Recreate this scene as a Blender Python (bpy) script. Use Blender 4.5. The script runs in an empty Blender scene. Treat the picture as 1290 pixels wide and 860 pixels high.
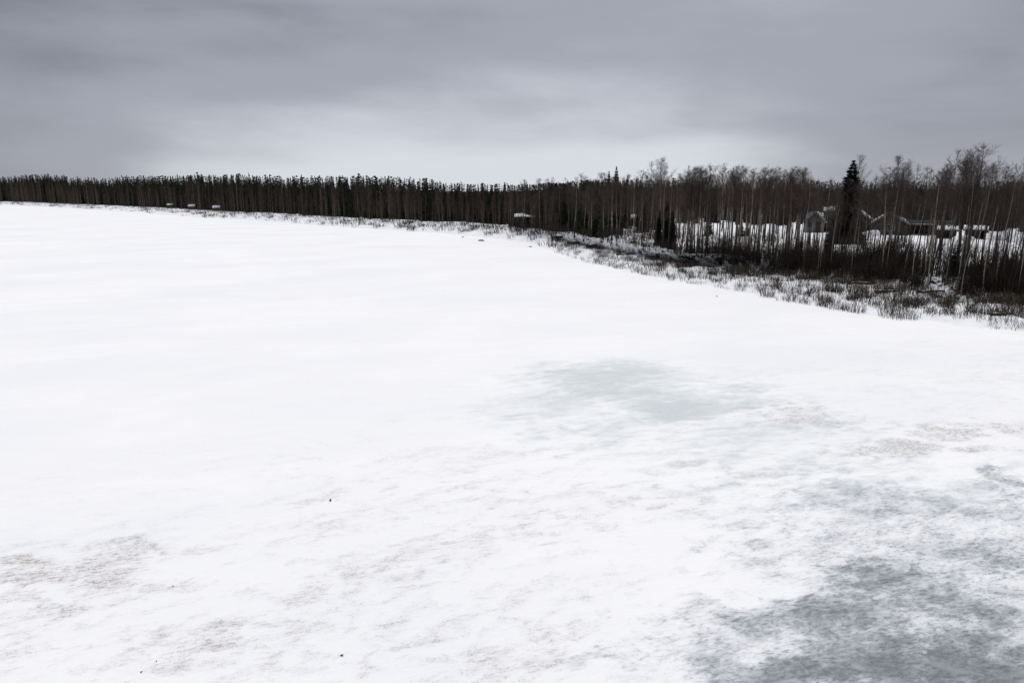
import bpy, math, random
import numpy as np
from mathutils import Vector, noise as mnoise

# ---------------------------------------------------------------- scene, camera, sky, sun
S = bpy.context.scene
COL = S.collection
EYE = 9.5
FOC = 860.0                       # focal length in pixels of a 1290 x 860 frame
PITCH = math.atan((430 - 239) / FOC)
SP, CP = math.sin(PITCH), math.cos(PITCH)

cam = bpy.data.cameras.new("camera")
camo = bpy.data.objects.new("camera", cam)
COL.objects.link(camo)
camo.location = (0, 0, EYE)
camo.rotation_euler = (math.pi / 2 - PITCH, 0, 0)
cam.sensor_width = 36.0
cam.lens = 24.0
cam.clip_end = 12000
S.camera = camo

S.view_settings.view_transform = 'Standard'
S.view_settings.look = 'None'
S.view_settings.gamma = 1.0
S.view_settings.use_curve_mapping = False
S.view_settings.exposure = 0.77
S.cycles.max_bounces = 4
S.cycles.diffuse_bounces = 2
S.cycles.glossy_bounces = 2
S.render.resolution_x, S.render.resolution_y = 1024, 682

SUN_EL, SUN_AZ = math.radians(70), math.radians(-12)     # azimuth from +Y towards +X


class NT:
    """small node helper"""
    def __init__(self, tree):
        self.t = tree

    def n(self, kind, **kw):
        nd = self.t.nodes.new(kind)
        for k, v in kw.items():
            setattr(nd, k, v)
        return nd

    def put(self, sock, v):
        if isinstance(v, bpy.types.NodeSocket):
            self.t.links.new(v, sock)
        else:
            sock.default_value = v

    def math(self, op, a, b=0.0, c=0.0, clamp=False):
        nd = self.n('ShaderNodeMath', operation=op, use_clamp=clamp)
        self.put(nd.inputs[0], a); self.put(nd.inputs[1], b); self.put(nd.inputs[2], c)
        return nd.outputs[0]

    def vmath(self, op, a, b=(0, 0, 0), out=0):
        nd = self.n('ShaderNodeVectorMath', operation=op)
        self.put(nd.inputs[0], a); self.put(nd.inputs[1], b)
        return nd.outputs[out]

    def noise(self, vec, scale, detail=5, rough=.6, dist=0.0, out=0):
        nd = self.n('ShaderNodeTexNoise')
        self.put(nd.inputs['Vector'], vec)
        nd.inputs['Scale'].default_value = scale
        nd.inputs['Detail'].default_value = detail
        nd.inputs['Roughness'].default_value = rough
        nd.inputs['Distortion'].default_value = dist
        return nd.outputs[out]

    def mapping(self, vec, loc=(0, 0, 0), rot=(0, 0, 0), scale=(1, 1, 1)):
        nd = self.n('ShaderNodeMapping')
        self.put(nd.inputs[0], vec)
        nd.inputs[1].default_value = loc
        nd.inputs[2].default_value = rot
        nd.inputs[3].default_value = scale
        return nd.outputs[0]

    def rng(self, v, a, b, c=0.0, d=1.0, smooth=True):
        nd = self.n('ShaderNodeMapRange', interpolation_type='SMOOTHSTEP' if smooth else 'LINEAR')
        self.put(nd.inputs[0], v)
        for i, x in enumerate((a, b, c, d)):
            nd.inputs[i + 1].default_value = x
        return nd.outputs[0]

    def mix(self, f, a, b, mode='MIX'):
        nd = self.n('ShaderNodeMix', data_type='RGBA', blend_type=mode)
        self.put(nd.inputs[0], f)
        for i, x in ((6, a), (7, b)):
            self.put(nd.inputs[i], x if isinstance(x, bpy.types.NodeSocket) else (*x, 1.0))
        return nd.outputs[2]


# overcast sky: a clear-sky model seen only faintly through a full stratus layer
W = bpy.data.worlds.new("World")
S.world = W
W.use_nodes = True
W.node_tree.nodes.clear()
q = NT(W.node_tree)
sky = q.n('ShaderNodeTexSky', sky_type='NISHITA', sun_disc=False)
sky.sun_elevation, sky.sun_rotation = SUN_EL, SUN_AZ
sky.altitude = 100
tc = q.n('ShaderNodeTexCoord')
d = tc.outputs['Generated']
sep = q.n('ShaderNodeSeparateXYZ'); q.put(sep.inputs[0], d)
el = q.math('MAXIMUM', sep.outputs[2], 0.0)
n1 = q.noise(q.mapping(d, (8.2, 4.4, .2), (0, .10, .3), (1.5, 1.5, 5.0)), 1.0, 3, .45, .35)
n2 = q.noise(q.mapping(d, (9.7, 1.2, 3.3), (0, -.07, -.12), (2.2, 2.2, 11.0)), 1.3, 4, .5, .4)
n3 = q.noise(q.mapping(d, (2.2, 5.1, 8.8), (0, .05, .2), (5, 5, 17)), 1.0, 6, .6, .6)
cl = q.math('ADD', q.math('ADD', q.math('MULTIPLY', n1, .58), q.math('MULTIPLY', n3, .14)), q.math('MULTIPLY', n2, .28))
# the layer is thinner, so brighter, low over the far shore
low = q.rng(el, 0.0, .26, 1.0, 0.0)
rim = q.rng(el, 0.0, .09, 1.0, 0.0)
glow = q.vmath('DOT_PRODUCT', d, Vector((-.03, .99, .03)).normalized(), out=1)
wide = q.rng(glow, .70, 1.0)
glow = q.math('MULTIPLY', q.rng(glow, .84, 1.0), low)
tone = q.math('ADD', q.math('MULTIPLY', q.math("SUBTRACT", cl, .5), 1.45), q.math('ADD', .20, q.math('ADD', q.math('ADD', q.math('MULTIPLY', rim, .14), q.math('MULTIPLY', low, .14)), q.math('MULTIPLY', wide, .20))))
tone = q.math('ADD', tone, q.math('MULTIPLY', glow, .50), clamp=True)
ramp = q.n('ShaderNodeValToRGB')
q.put(ramp.inputs[0], tone)
ramp.color_ramp.interpolation = 'EASE'
ramp.color_ramp.elements[0].color = (1.0, 1.04, 1.24, 1)
ramp.color_ramp.elements[1].color = (3.95, 4.15, 4.50, 1)
e = ramp.color_ramp.elements.new(.45)
e.color = (2.08, 2.17, 2.48, 1)
bg = q.n('ShaderNodeBackground')
q.put(bg.inputs[0], q.mix(.97, sky.outputs[0], ramp.outputs[0]))
bg.inputs[1].default_value = 0.1
wo = q.n('ShaderNodeOutputWorld')
q.put(wo.inputs[0], bg.outputs[0])

sun = bpy.data.lights.new("sun", 'SUN')
sun.energy = 1.5
sun.angle = math.radians(60)
sun.color = (1.0, .985, .97)
suno = bpy.data.objects.new("sun", sun)
COL.objects.link(suno)
sd = Vector((math.sin(SUN_AZ) * math.cos(SUN_EL), math.cos(SUN_AZ) * math.cos(SUN_EL), math.sin(SUN_EL)))
suno.rotation_euler = sd.to_track_quat('Z', 'Y').to_euler()
suno.location = (0, 0, 60)

# ---------------------------------------------------------------- helpers
R = random.Random(7)


def ray(px, py):
    xc, yc = (px - 645) / FOC, (430 - py) / FOC
    return xc, CP + yc * SP, -SP + yc * CP


def g(px, py, z=0.0):
    """point of height z seen at a place of the photograph"""
    x, y, zz = ray(px, py)
    t = (z - EYE) / zz
    return np.array((x * t, y * t, z))


def topz(py, px, Y):
    x, y, zz = ray(px, py)
    return EYE + Y * zz / y


def project(p):
    x, y, z = p[0], p[1], p[2] - EYE
    dpt = y * CP - z * SP
    up = y * SP + z * CP
    return 645 + FOC * x / dpt, 430 - FOC * up / dpt


def mesh_np(name, V, F, mats, mi=None, smooth=False):
    """triangles or quads (one size) from arrays"""
    V = np.asarray(V, dtype=np.float32); F = np.asarray(F, dtype=np.int32)
    me = bpy.data.meshes.new(name)
    k = F.shape[1]
    me.vertices.add(len(V)); me.vertices.foreach_set('co', V.ravel())
    me.loops.add(F.size); me.loops.foreach_set('vertex_index', F.ravel())
    me.polygons.add(len(F))
    me.polygons.foreach_set('loop_start', np.arange(0, F.size, k, dtype=np.int32))
    me.polygons.foreach_set('loop_total', np.full(len(F), k, dtype=np.int32))
    if smooth:
        me.polygons.foreach_set('use_smooth', np.ones(len(F), dtype=bool))
    for m in (mats if isinstance(mats, (list, tuple)) else [mats]):
        me.materials.append(m)
    if mi is not None:
        me.polygons.foreach_set('material_index', np.asarray(mi, dtype=np.int32))
    me.update(calc_edges=True)
    me.validate()
    return me


class TB:
    """triangle collector"""
    def __init__(self):
        self.v, self.f, self.m = [], [], []
        self.cur = 0

    def tri(self, a, b, c):
        k = len(self.v)
        self.v += [tuple(a), tuple(b), tuple(c)]
        self.f.append((k, k + 1, k + 2)); self.m.append(self.cur)

    def quad(self, a, b, c, d_):
        k = len(self.v)
        self.v += [tuple(a), tuple(b), tuple(c), tuple(d_)]
        self.f += [(k, k + 1, k + 2), (k, k + 2, k + 3)]; self.m += [self.cur] * 2

    def tube(self, pts, rad, n=3, tip=False, cap=False):
        k = len(self.v)
        pts = [Vector(p) for p in pts]
        m = len(pts)
        t = (pts[1] - pts[0]).normalized()
        ref = Vector((1, 0, 0)) if abs(t.x) < .8 else Vector((0, 1, 0))
        for i, p in enumerate(pts):
            if 0 < i < m - 1:
                t = (pts[i + 1] - pts[i - 1]).normalized()
            elif i:
                t = (pts[i] - pts[i - 1]).normalized()
            a = t.cross(ref).normalized(); b = t.cross(a)
            if tip and i == m - 1:
                self.v.append(tuple(p)); break
            for j in range(n):
                w = 2 * math.pi * j / n
                self.v.append(tuple(p + (a * math.cos(w) + b * math.sin(w)) * rad[i]))
        for i in range(m - 1):
            for j in range(n):
                a, b = k + i * n + j, k + i * n + (j + 1) % n
                if tip and i == m - 2:
                    self.f.append((a, k + (i + 1) * n, b)); self.m.append(self.cur)
                else:
                    self.f += [(a, a + n, b), (b, a + n, b + n)]; self.m += [self.cur] * 2
        if cap:
            for s, e_ in ((0, 0), (1, (m - 1) * n)):
                for j in range(1, n - 1):
                    tri = (k + e_, k + e_ + j, k + e_ + j + 1)
                    self.f.append(tri if s else tri[::-1]); self.m.append(self.cur)

    def box(self, x0, x1, y0, y1, z0, z1):
        c = [(x, y, z) for z in (z0, z1) for y in (y0, y1) for x in (x0, x1)]
        k = len(self.v); self.v += c
        for a, b, cc, dd in ((0, 2, 3, 1), (4, 5, 7, 6), (0, 1, 5, 4), (2, 6, 7, 3), (0, 4, 6, 2), (1, 3, 7, 5)):
            self.f += [(k + a, k + b, k + cc), (k + a, k + cc, k + dd)]; self.m += [self.cur] * 2

    def prism(self, poly, y0, y1):
        """polygon in x,z pushed along y"""
        k = len(self.v); n = len(poly)
        self.v += [(x, y0, z) for x, z in poly] + [(x, y1, z) for x, z in poly]
        for j in range(n):
            a, b = k + j, k + (j + 1) % n
            self.f += [(a, b, b + n), (a, b + n, a + n)]; self.m += [self.cur] * 2
        for j in range(1, n - 1):
            self.f += [(k, k + j + 1, k + j), (k + n, k + n + j, k + n + j + 1)]; self.m += [self.cur] * 2

    def mesh(self, name, mats, smooth=False):
        return mesh_np(name, self.v, self.f, mats, self.m, smooth)


def obj(name, me, parent=None, loc=None, rz=0.0, sc=None):
    o = bpy.data.objects.new(name, me)
    COL.objects.link(o)
    if parent is not None:
        o.parent = parent
    if loc is not None:
        o.location = loc
    if rz:
        o.rotation_euler = (0, 0, rz)
    if sc is not None:
        o.scale = sc if isinstance(sc, (tuple, list)) else (sc, sc, sc)
    return o


def tag(o, label, cat, group=None):
    o['label'] = label; o['category'] = cat
    if group:
        o['group'] = group
    return o


# ---------------------------------------------------------------- materials
def mat(name, build, rough=.9, spec=.2):
    m = bpy.data.materials.new(name)
    m.use_nodes = True
    t = NT(m.node_tree)
    b = m.node_tree.nodes['Principled BSDF']
    b.inputs['Roughness'].default_value = rough
    b.inputs['Specular IOR Level'].default_value = spec
    build(t, b)
    return m


def simple(name, c1, c2, scale=3.0, rough=.9, rand=.0, stretch=(1, 1, 1), bump=0.0, spec=.2):
    def bld(t, b):
        tcn = t.n('ShaderNodeTexCoord')
        v = t.mapping(tcn.outputs['Object'], scale=stretch)
        nz = t.noise(v, scale, 5, .65)
        col = t.mix(t.rng(nz, .32, .68), c1, c2)
        if rand:
            oi = t.n('ShaderNodeObjectInfo')
            k = t.math('ADD', 1 - rand / 2, t.math('MULTIPLY', oi.outputs['Random'], rand))
            hs = t.n('ShaderNodeHueSaturation')
            t.put(hs.inputs['Value'], k); t.put(hs.inputs['Color'], col)
            col = hs.outputs[0]
        t.put(b.inputs['Base Color'], col)
        if bump:
            bp = t.n('ShaderNodeBump')
            bp.inputs['Strength'].default_value = bump
            t.put(bp.inputs['Height'], nz)
            t.put(b.inputs['Normal'], bp.outputs[0])
    return mat(name, bld, rough, spec)


def birch_bark(t, b):
    tcn = t.n('ShaderNodeTexCoord')
    oc = tcn.outputs['Object']
    st = t.noise(t.mapping(oc, scale=(2.5, 2.5, 9)), 1.6, 4, .7)
    bl = t.noise(t.mapping(oc, scale=(1.5, 1.5, .8)), 1.4, 5, .65)
    sx = t.n('ShaderNodeSeparateXYZ'); t.put(sx.inputs[0], oc)
    col = t.mix(t.rng(bl, .35, .65), (.37, .325, .27), (.19, .16, .13))
    col = t.mix(t.rng(st, .54, .64), col, (.055, .05, .046))
    base = t.math('ADD', t.rng(sx.outputs[2], 1.0, 6.0, 1.0, 0.0), t.math('MULTIPLY', t.math('SUBTRACT', bl, .5), 1.5))
    col = t.mix(t.rng(base, .45, .85), col, (.06, .052, .046))
    col = t.mix(t.rng(sx.outputs[2], 8.5, 13.0), col, (.10, .075, .065))
    oi = t.n('ShaderNodeObjectInfo')
    hs = t.n('ShaderNodeHueSaturation')
    t.put(hs.inputs['Value'], t.rng(oi.outputs['Random'], 0, 1, .25, 1.1, False))
    t.put(hs.inputs['Color'], col)
    t.put(b.inputs['Base Color'], hs.outputs[0])


M = {}
M['birch'] = mat('birch_bark', birch_bark)
M['dimbirch'] = simple('greyish_birch_bark', (.13, .105, .088), (.055, .046, .040), 3, rand=.8, stretch=(1, 1, .5))
M['alder'] = simple('grey_brown_bark', (.075, .065, .056), (.035, .03, .027), 4, rand=.5, stretch=(1, 1, .3))
M['pale_stem'] = simple('pale_thin_bark', (.36, .31, .25), (.15, .125, .10), 3, rand=.6, stretch=(2, 2, 1.2))
M['twig'] = simple('bare_twigs', (.092, .067, .057), (.052, .040, .036), 1.2, rand=.5)
M['twig_red'] = simple('reddish_twigs', (.125, .074, .060), (.066, .042, .036), 1.2, rand=.5)
M['willow'] = simple('willow_stems', (.085, .064, .045), (.030, .024, .019), 2.0, rand=.7)
M['thicket'] = simple('thicket_stems', (.048, .036, .028), (.020, .016, .014), 2.0, rand=.8)
M['spruce'] = simple('spruce_needles', (.046, .054, .035), (.024, .030, .021), 1.5, rand=.5)
M['pine'] = simple('pine_needles', (.052, .060, .034), (.027, .033, .022), 1.5, rand=.5)
M['conbark'] = simple('conifer_bark', (.055, .038, .030), (.026, .021, .018), 4, rand=.4, stretch=(1, 1, .3))
M['reed'] = simple('dry_reeds', (.16, .125, .085), (.06, .048, .035), 1.5, rand=.3)
M['wood_grey'] = simple('weathered_grey_boards', (.080, .080, .082), (.045, .045, .048), 2, stretch=(6, 6, .5), bump=.3)
M['wood_dark'] = simple('dark_stained_boards', (.034, .029, .026), (.018, .016, .015), 2, stretch=(6, 6, .5), bump=.3)
M['wood_brown'] = simple('brown_boards', (.075, .052, .038), (.04, .03, .024), 2, stretch=(6, 6, .5), bump=.3)
M['wood_pale'] = simple('pale_painted_boards', (.30, .30, .315), (.20, .205, .215), 2, stretch=(6, 6, .5), bump=.2)
M['roof'] = simple('dark_roofing_felt', (.030, .030, .031), (.018, .018, .02), 5, bump=.3)
M['trim'] = simple('pale_trim_paint', (.34, .34, .34), (.24, .24, .235), 4)
M['pane'] = simple('window_glass', (.02, .023, .026), (.03, .033, .036), 1, rough=.12, spec=.5)
M['snowpart'] = simple('settled_snow', (.86, .87, .90), (.76, .775, .81), 1.4, rough=.75, bump=.25)
M['stone'] = simple('lichened_stone', (.14, .135, .13), (.06, .058, .056), 3.5, rough=.9, bump=.5)
M['clod'] = simple('dark_cone_scales', (.020, .014, .011), (.008, .006, .005), 30, bump=.4)
M['log'] = simple('wet_dead_wood', (.05, .040, .033), (.018, .015, .013), 3, stretch=(1, 1, .3), bump=.3)

# ---- the snow-covered ice with its melt patches
WET = [  # px, py, rx, ry, weight : bare grey-green ice
    (775, 474, 100, 22, .80), (842, 515, 70, 16, .90), (720, 488, 45, 9, .6), (808, 495, 110, 22, .72), (905, 488, 85, 8, .5),
    (700, 514, 42, 9, .5), (795, 498, 200, 46, .46), (900, 505, 110, 22, .45), (640, 520, 80, 26, .30), (960, 555, 180, 50, .40), (1100, 600, 230, 50, .36), (840, 570, 160, 40, .32), (660, 545, 50, 10, .35), (760, 540, 60, 10, .4)]
DARK = [  # slushy dark ice
    (1240, 850, 200, 62, 1.30), (1120, 835, 170, 55, 1.22), (1010, 845, 120, 45, 1.05), (1130, 750, 130, 36, .92),
    (950, 768, 100, 26, .80), (1060, 780, 130, 32, 1.0), (1215, 770, 120, 36, .95), (1280, 712, 60, 20, .85),
    (1200, 690, 120, 24, .66), (1130, 655, 120, 16, .55), (1240, 645, 100, 22, .6), (1285, 620, 60, 18, .5),
    (1085, 716, 70, 14, .8), (920, 835, 60, 40, .8), (1262, 598, 24, 9, .75), (790, 855, 70, 16, .45),
    (1180, 690, 330, 130, .46), (900, 800, 170, 70, .46), (1260, 760, 260, 110, .62)]
DIRT = [  # wind-blown litter and brown, granular snow
    (1190, 543, 48, 8, .85), (1130, 562, 60, 7, .8), (1215, 565, 50, 7, .7), (1010, 522, 55, 12, .62),
    (1080, 572, 60, 6, .5), (1275, 538, 30, 8, .6), (20, 738, 75, 9, .9), (25, 706, 45, 7, .85), (115, 718, 60, 9, .72),
    (135, 705, 60, 9, .55), (165, 688, 60, 6, .55), (60, 764, 80, 7, .62), (140, 724, 60, 7, .5), (200, 735, 60, 10, .4),
    (215, 812, 120, 14, .45), (60, 800, 80, 20, .42), (660, 665, 90, 8, .38), (745, 660, 40, 10, .45),
    (560, 645, 80, 6, .3), (670, 575, 50, 8, .4), (860, 590, 60, 10, .35), (960, 600, 70, 8, .38), (700, 810, 90, 18, .38), (190, 770, 300, 90, .30), (620, 640, 260, 90, .24), (560, 830, 200, 40, .28)]


def blobs(t, pos, lst, edge=1.5):
    tot = None
    for px, py, rx, ry, w in lst:
        c = g(px, py)
        ax = (g(px + rx, py)[0] - g(px - rx, py)[0]) / 2
        ay = (g(px, py - ry)[1] - g(px, py + ry)[1]) / 2
        v = t.vmath('SUBTRACT', pos, (c[0], c[1], 0))
        # radial direction from the bridge is the patch's long axis
        v = t.vmath('MULTIPLY', v, (1 / ax, 1 / ay, 0))
        ln = t.vmath('LENGTH', v, out=1)
        f = t.math('MULTIPLY', t.rng(ln, .0 if edge > 2 else .15, edge, 1.0, 0.0), w)
        tot = f if tot is None else t.math('MAXIMUM', tot, f)
    return tot


def ice(t, b):
    geo = t.n('ShaderNodeNewGeometry')
    p0 = t.vmath('MULTIPLY', geo.outputs['Position'], (1, 1, 0))
    warp = t.noise(p0, .45, 4, .62, out=1)
    p = t.vmath('ADD', p0, t.vmath('MULTIPLY', t.vmath('SUBTRACT', warp, (.5, .5, .5)), (3.2, 4.2, 0)))
    rot = t.mapping(p0, rot=(0, 0, -.30), scale=(1, 1.0, 1))
    drift = t.noise(t.mapping(rot, scale=(.35, .9, 1)), .55, 5, .62, .6)        # wind-laid streaks
    mid = t.noise(t.mapping(rot, scale=(.62, 1.2, 1)), 1.7, 6, .68, .4)
    fine = t.noise(t.mapping(rot, scale=(.55, 1.3, 1)), 8.5, 4, .74, .5)
    grain = t.noise(t.mapping(p0, scale=(.75, 1.2, 1)), 26, 2, .75)
    c_mid, c_drift, c_fine = (t.math('SUBTRACT', x_, .5) for x_ in (mid, drift, fine))
    # farther out lies nothing but clean wind-packed snow
    sx = t.n('ShaderNodeSeparateXYZ'); t.put(sx.inputs[0], p)
    near = t.rng(t.math('SUBTRACT', sx.outputs[1], t.math('MULTIPLY', sx.outputs[0], .55)), 12, 36, 1.0, 0.0)
    snow = t.mix(t.rng(drift, .38, .70), (.93, .927, .925), (.905, .903, .905))
    broad = t.noise(t.mapping(rot, scale=(.6, 1.1, 1)), .09, 4, .55, .4)
    snow = t.mix(t.rng(broad, .38, .68), snow, (.865, .868, .88))
    snow = t.mix(t.math('MULTIPLY', t.rng(t.math('ADD', mid, t.math('MULTIPLY', c_drift, .6)), .46, .72), t.math('MULTIPLY', near, .60)), snow, (.76, .765, .785))
    # crusted granules showing through
    gr = t.math('MULTIPLY', t.rng(grain, .50, .66), t.rng(fine, .44, .62))
    gr = t.math('MULTIPLY', gr, t.math('MULTIPLY', near, t.rng(t.math('ADD', mid, c_drift), .42, .66)))
    snow = t.mix(t.math('MULTIPLY', gr, .7), snow, (.47, .465, .48))
    # brownish, granular litter streaks
    dz = blobs(t, p, DIRT, 2.3)
    dsum = t.math('ADD', dz, t.math('ADD', t.math('MULTIPLY', c_mid, 1.5), t.math('MULTIPLY', c_drift, 1.0)))
    dm = t.rng(dsum, .15, 1.05)
    dflk = t.math('MULTIPLY', t.rng(fine, .47, .60), t.rng(grain, .40, .60))
    c = t.mix(t.math('MULTIPLY', t.math('MULTIPLY', dm, t.rng(dz, .02, .2)), t.math('ADD', .22, t.math('MULTIPLY', t.rng(fine, .36, .6), .45))), snow, (.50, .455, .43))
    c = t.mix(t.math('MULTIPLY', t.math('MULTIPLY', t.rng(dsum, .14, .75), dflk), .8), c, (.23, .20, .185))
    # bare grey-green ice, smooth
    wz = blobs(t, p, WET, 1.8)
    ws = t.math('ADD', wz, t.math('ADD', t.math('MULTIPLY', c_mid, 1.25), t.math('MULTIPLY', c_drift, 1.3)))
    ws = t.math('ADD', ws, t.math('MULTIPLY', c_fine, .6))
    wm = t.math('MULTIPLY', t.rng(ws, -.02, .95), t.rng(wz, .02, .30))
    c = t.mix(t.math('MULTIPLY', wm, t.rng(fine, .3, .62, 1.0, .72)), c, (.55, .605, .61))
    # dark slush
    kz = blobs(t, p, DARK)
    ks = t.math('ADD', kz, t.math('ADD', t.math('MULTIPLY', c_mid, 1.6), t.math('MULTIPLY', c_drift, .9)))
    ks = t.math('ADD', ks, t.math('MULTIPLY', c_fine, 1.4))
    km = t.math('MULTIPLY', t.rng(ks, .16, 1.15), t.rng(kz, .02, .3))
    veil = t.rng(t.math('ADD', kz, t.math('ADD', t.math('MULTIPLY', c_drift, .8), t.math('MULTIPLY', c_mid, .7))), .10, 1.15)   # thin grey meltwater film
    c = t.mix(t.math('MULTIPLY', t.math('MULTIPLY', veil, t.rng(kz, .02, .3)), .72), c, (.43, .45, .48))
    c = t.mix(t.math('MULTIPLY', km, .78), c, (.44, .475, .51))
    deep = t.rng(ks, .48, 1.45)
    c = t.mix(t.math('MULTIPLY', deep, .92), c, (.158, .180, .182))
    # dark pitting of rotten ice, and white refrozen crests
    pit = t.math('MULTIPLY', t.rng(fine, .50, .62), t.rng(t.math('ADD', kz, t.math('MULTIPLY', c_mid, 1.2)), .18, .62))
    c = t.mix(t.math('MULTIPLY', t.math('MULTIPLY', pit, t.rng(grain, .38, .6)), .55), c, (.12, .125, .12))
    crest_ = t.math('MULTIPLY', t.rng(t.noise(t.mapping(rot, scale=(.7, 1.2, 1)), 1.3, 5, .66, 1.2), .54, .64), t.rng(t.math('ADD', fine, t.math('MULTIPLY', c_mid, .5)), .40, .60))
    c = t.mix(t.math('MULTIPLY', t.math('MULTIPLY', crest_, t.math('MULTIPLY', km, t.rng(kz, .7, 1.25, 1.0, .25))), .80), c, (.80, .81, .84))
    t.put(b.inputs['Base Color'], c)
    t.put(b.inputs['Roughness'], t.math('SUBTRACT', .85, t.math('MULTIPLY', t.math('MAXIMUM', t.math('MULTIPLY', wm, .7), km), .42)))
    h = t.math('ADD', t.math('MULTIPLY', fine, .5), t.math('ADD', t.math('MULTIPLY', mid, 1.2), t.math('MULTIPLY', grain, .12)))
    h = t.math('MULTIPLY', h, t.math('SUBTRACT', 1.0, t.math('MULTIPLY', wm, .8)))
    bp = t.n('ShaderNodeBump')
    bp.inputs['Strength'].default_value = .55
    bp.inputs['Distance'].default_value = .05
    t.put(bp.inputs['Height'], h)
    t.put(b.inputs['Normal'], bp.outputs[0])


M['ice'] = mat('snow_on_ice', ice, .8, .25)


def bank_mat(t, b):
    geo = t.n('ShaderNodeNewGeometry')
    at = t.n('ShaderNodeAttribute', attribute_name='soil')
    pos = geo.outputs['Position']
    n_a = t.noise(pos, .55, 6, .65)
    n_b = t.noise(pos, 2.4, 5, .65)
    snow = t.mix(t.rng(n_a, .35, .7), (.89, .90, .92), (.78, .79, .82))
    k = t.math('ADD', at.outputs['Fac'], t.math('ADD', t.math('MULTIPLY', t.math('SUBTRACT', n_a, .5), 1.5), t.math('MULTIPLY', t.math('SUBTRACT', n_b, .5), .9)))
    soil = t.mix(t.rng(n_b, .35, .65), (.030, .024, .019), (.014, .012, .010))
    t.put(b.inputs['Base Color'], t.mix(t.rng(k, .44, .56), snow, soil))
    bp = t.n('ShaderNodeBump')
    bp.inputs['Strength'].default_value = .6; bp.inputs['Distance'].default_value = .15
    t.put(bp.inputs['Height'], n_b)
    t.put(b.inputs['Normal'], bp.outputs[0])


M['bank'] = mat('snowy_bank_and_bare_earth', bank_mat)

# ---------------------------------------------------------------- lake and land
SHORE = [(-400, 249), (-200, 253.5), (0, 258), (80, 262), (180, 268), (250, 274), (330, 278), (400, 284), (480, 289), (560, 294),
         (620, 300), (670, 306), (700, 318), (740, 331), (800, 344), (850, 355), (900, 362), (980, 378), (1060, 392),
         (1120, 403), (1180, 406), (1210, 413), (1290, 418), (1450, 445), (1700, 492)]
BASE = [(560, 288.5), (620, 293), (670, 298), (700, 302), (740, 309), (800, 321), (860, 329), (900, 334), (990, 345), (1060, 353),
        (1130, 361), (1200, 372), (1290, 381), (1450, 402), (1700, 438)]
TOP = [(560, 282.5), (620, 286), (670, 290), (700, 293), (740, 299), (800, 309), (860, 318), (900, 320), (990, 327), (1060, 331),
       (1130, 337), (1200, 345), (1290, 352), (1450, 370), (1700, 398)]
DN = np.array((.72, .69, 0))


def ip(tab, x):
    return float(np.interp(x, [a for a, _ in tab], [b for _, b in tab]))


def sm(a, b, x):
    k = min(1, max(0, (x - a) / (b - a)))
    return k * k * (3 - 2 * k)


def column(px):
    p0 = g(px, ip(SHORE, px), 0.0); p0[2] = -.12
    a1, a2 = p0 + DN * 5, p0 + DN * 9
    a1[2], a2[2] = .7, 1.6
    w = sm(560, 740, px)
    if w > 0:
        b1 = g(px, ip(BASE, px), .75); b2 = g(px, ip(TOP, px), 2.2)
        p1 = a1 * (1 - w) + b1 * w; p2 = a2 * (1 - w) + b2 * w
    else:
        p1, p2 = a1, a2
    x, y, _ = ray(px, 260)
    rd = np.array((x, y, 0)); rd /= np.linalg.norm(rd)
    w2 = sm(450, 760, px)
    dr = DN * (1 - w2) + rd * w2; dr /= np.linalg.norm(dr)
    p3 = p2 + dr * 52; p3[2] = 2.7
    p4 = p2 + dr * 520; p4[2] = 4.5
    p5 = p2 + dr * 4500; p5[2] = 9.0
    return (p0, p1, p2, p3, p4, p5)


def land(px, s):
    c = column(px)
    i = min(4, int(s)); k = s - i
    p = c[i] * (1 - k) + c[i + 1] * k
    if i == 0:        # a gently rising, hummocky reed shelf
        p[2] = -.12 + (c[1][2] + .12) * (.35 * min(1, k * 5) + .65 * k)
    amp = .34 * sm(.05, .5, s) * (1 - .55 * sm(1.9, 2.5, s))
    p[2] += amp * (mnoise.noise(Vector((p[0] * .35, p[1] * .35, 3))) + .5 * mnoise.noise(Vector((p[0] * 1.1, p[1] * 1.1, 8))))
    if s < .12:
        p[2] += .10 * mnoise.noise(Vector((p[0] * .5, p[1] * .5, 5)))
    return p


def build_land():
    cols = list(range(-400, 540, 20)) + list(range(540, 1700, 6)) + [1700]
    ss = list(np.linspace(0, 1, 17)) + list(np.linspace(1, 2, 15))[1:] + list(np.linspace(2, 3, 27))[1:] + list(np.linspace(3, 4, 12))[1:] + list(np.linspace(4, 5, 6))[1:]
    V, soil = [], []
    for px in cols:
        for s in ss:
            V.append(land(px, s))
            f = sm(.96, 1.12, s) * (1 - sm(1.7, 2.0, s)) * .46
            f *= .40 + .60 * sm(740, 880, px)
            f = max(f, .30 * sm(.2, .8, s) * (1 - sm(1, 1.3, s)))
            f = max(f, .62 * sm(3.0, 3.06, s), 1.3 * sm(3.1, 3.3, s))
            if px < 840:                     # litter and dwarf shrubs under the trees
                f = max(f, (.62 - .25 * sm(640, 740, px)) * sm(2.0, 2.12, s))
            soil.append(f)
    n = len(ss); F = []
    for i in range(len(cols) - 1):
        for j in range(n - 1):
            a = i * n + j
            F.append((a, a + n, a + n + 1, a + 1))
    me = mesh_np('snowy_bank', V, F, M['bank'], smooth=True)
    at = me.attributes.new('soil', 'FLOAT', 'POINT')
    at.data.foreach_set('value', np.asarray(soil, dtype=np.float32))
    o = obj('snowy_bank', me)
    o['kind'] = 'structure'


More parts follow.
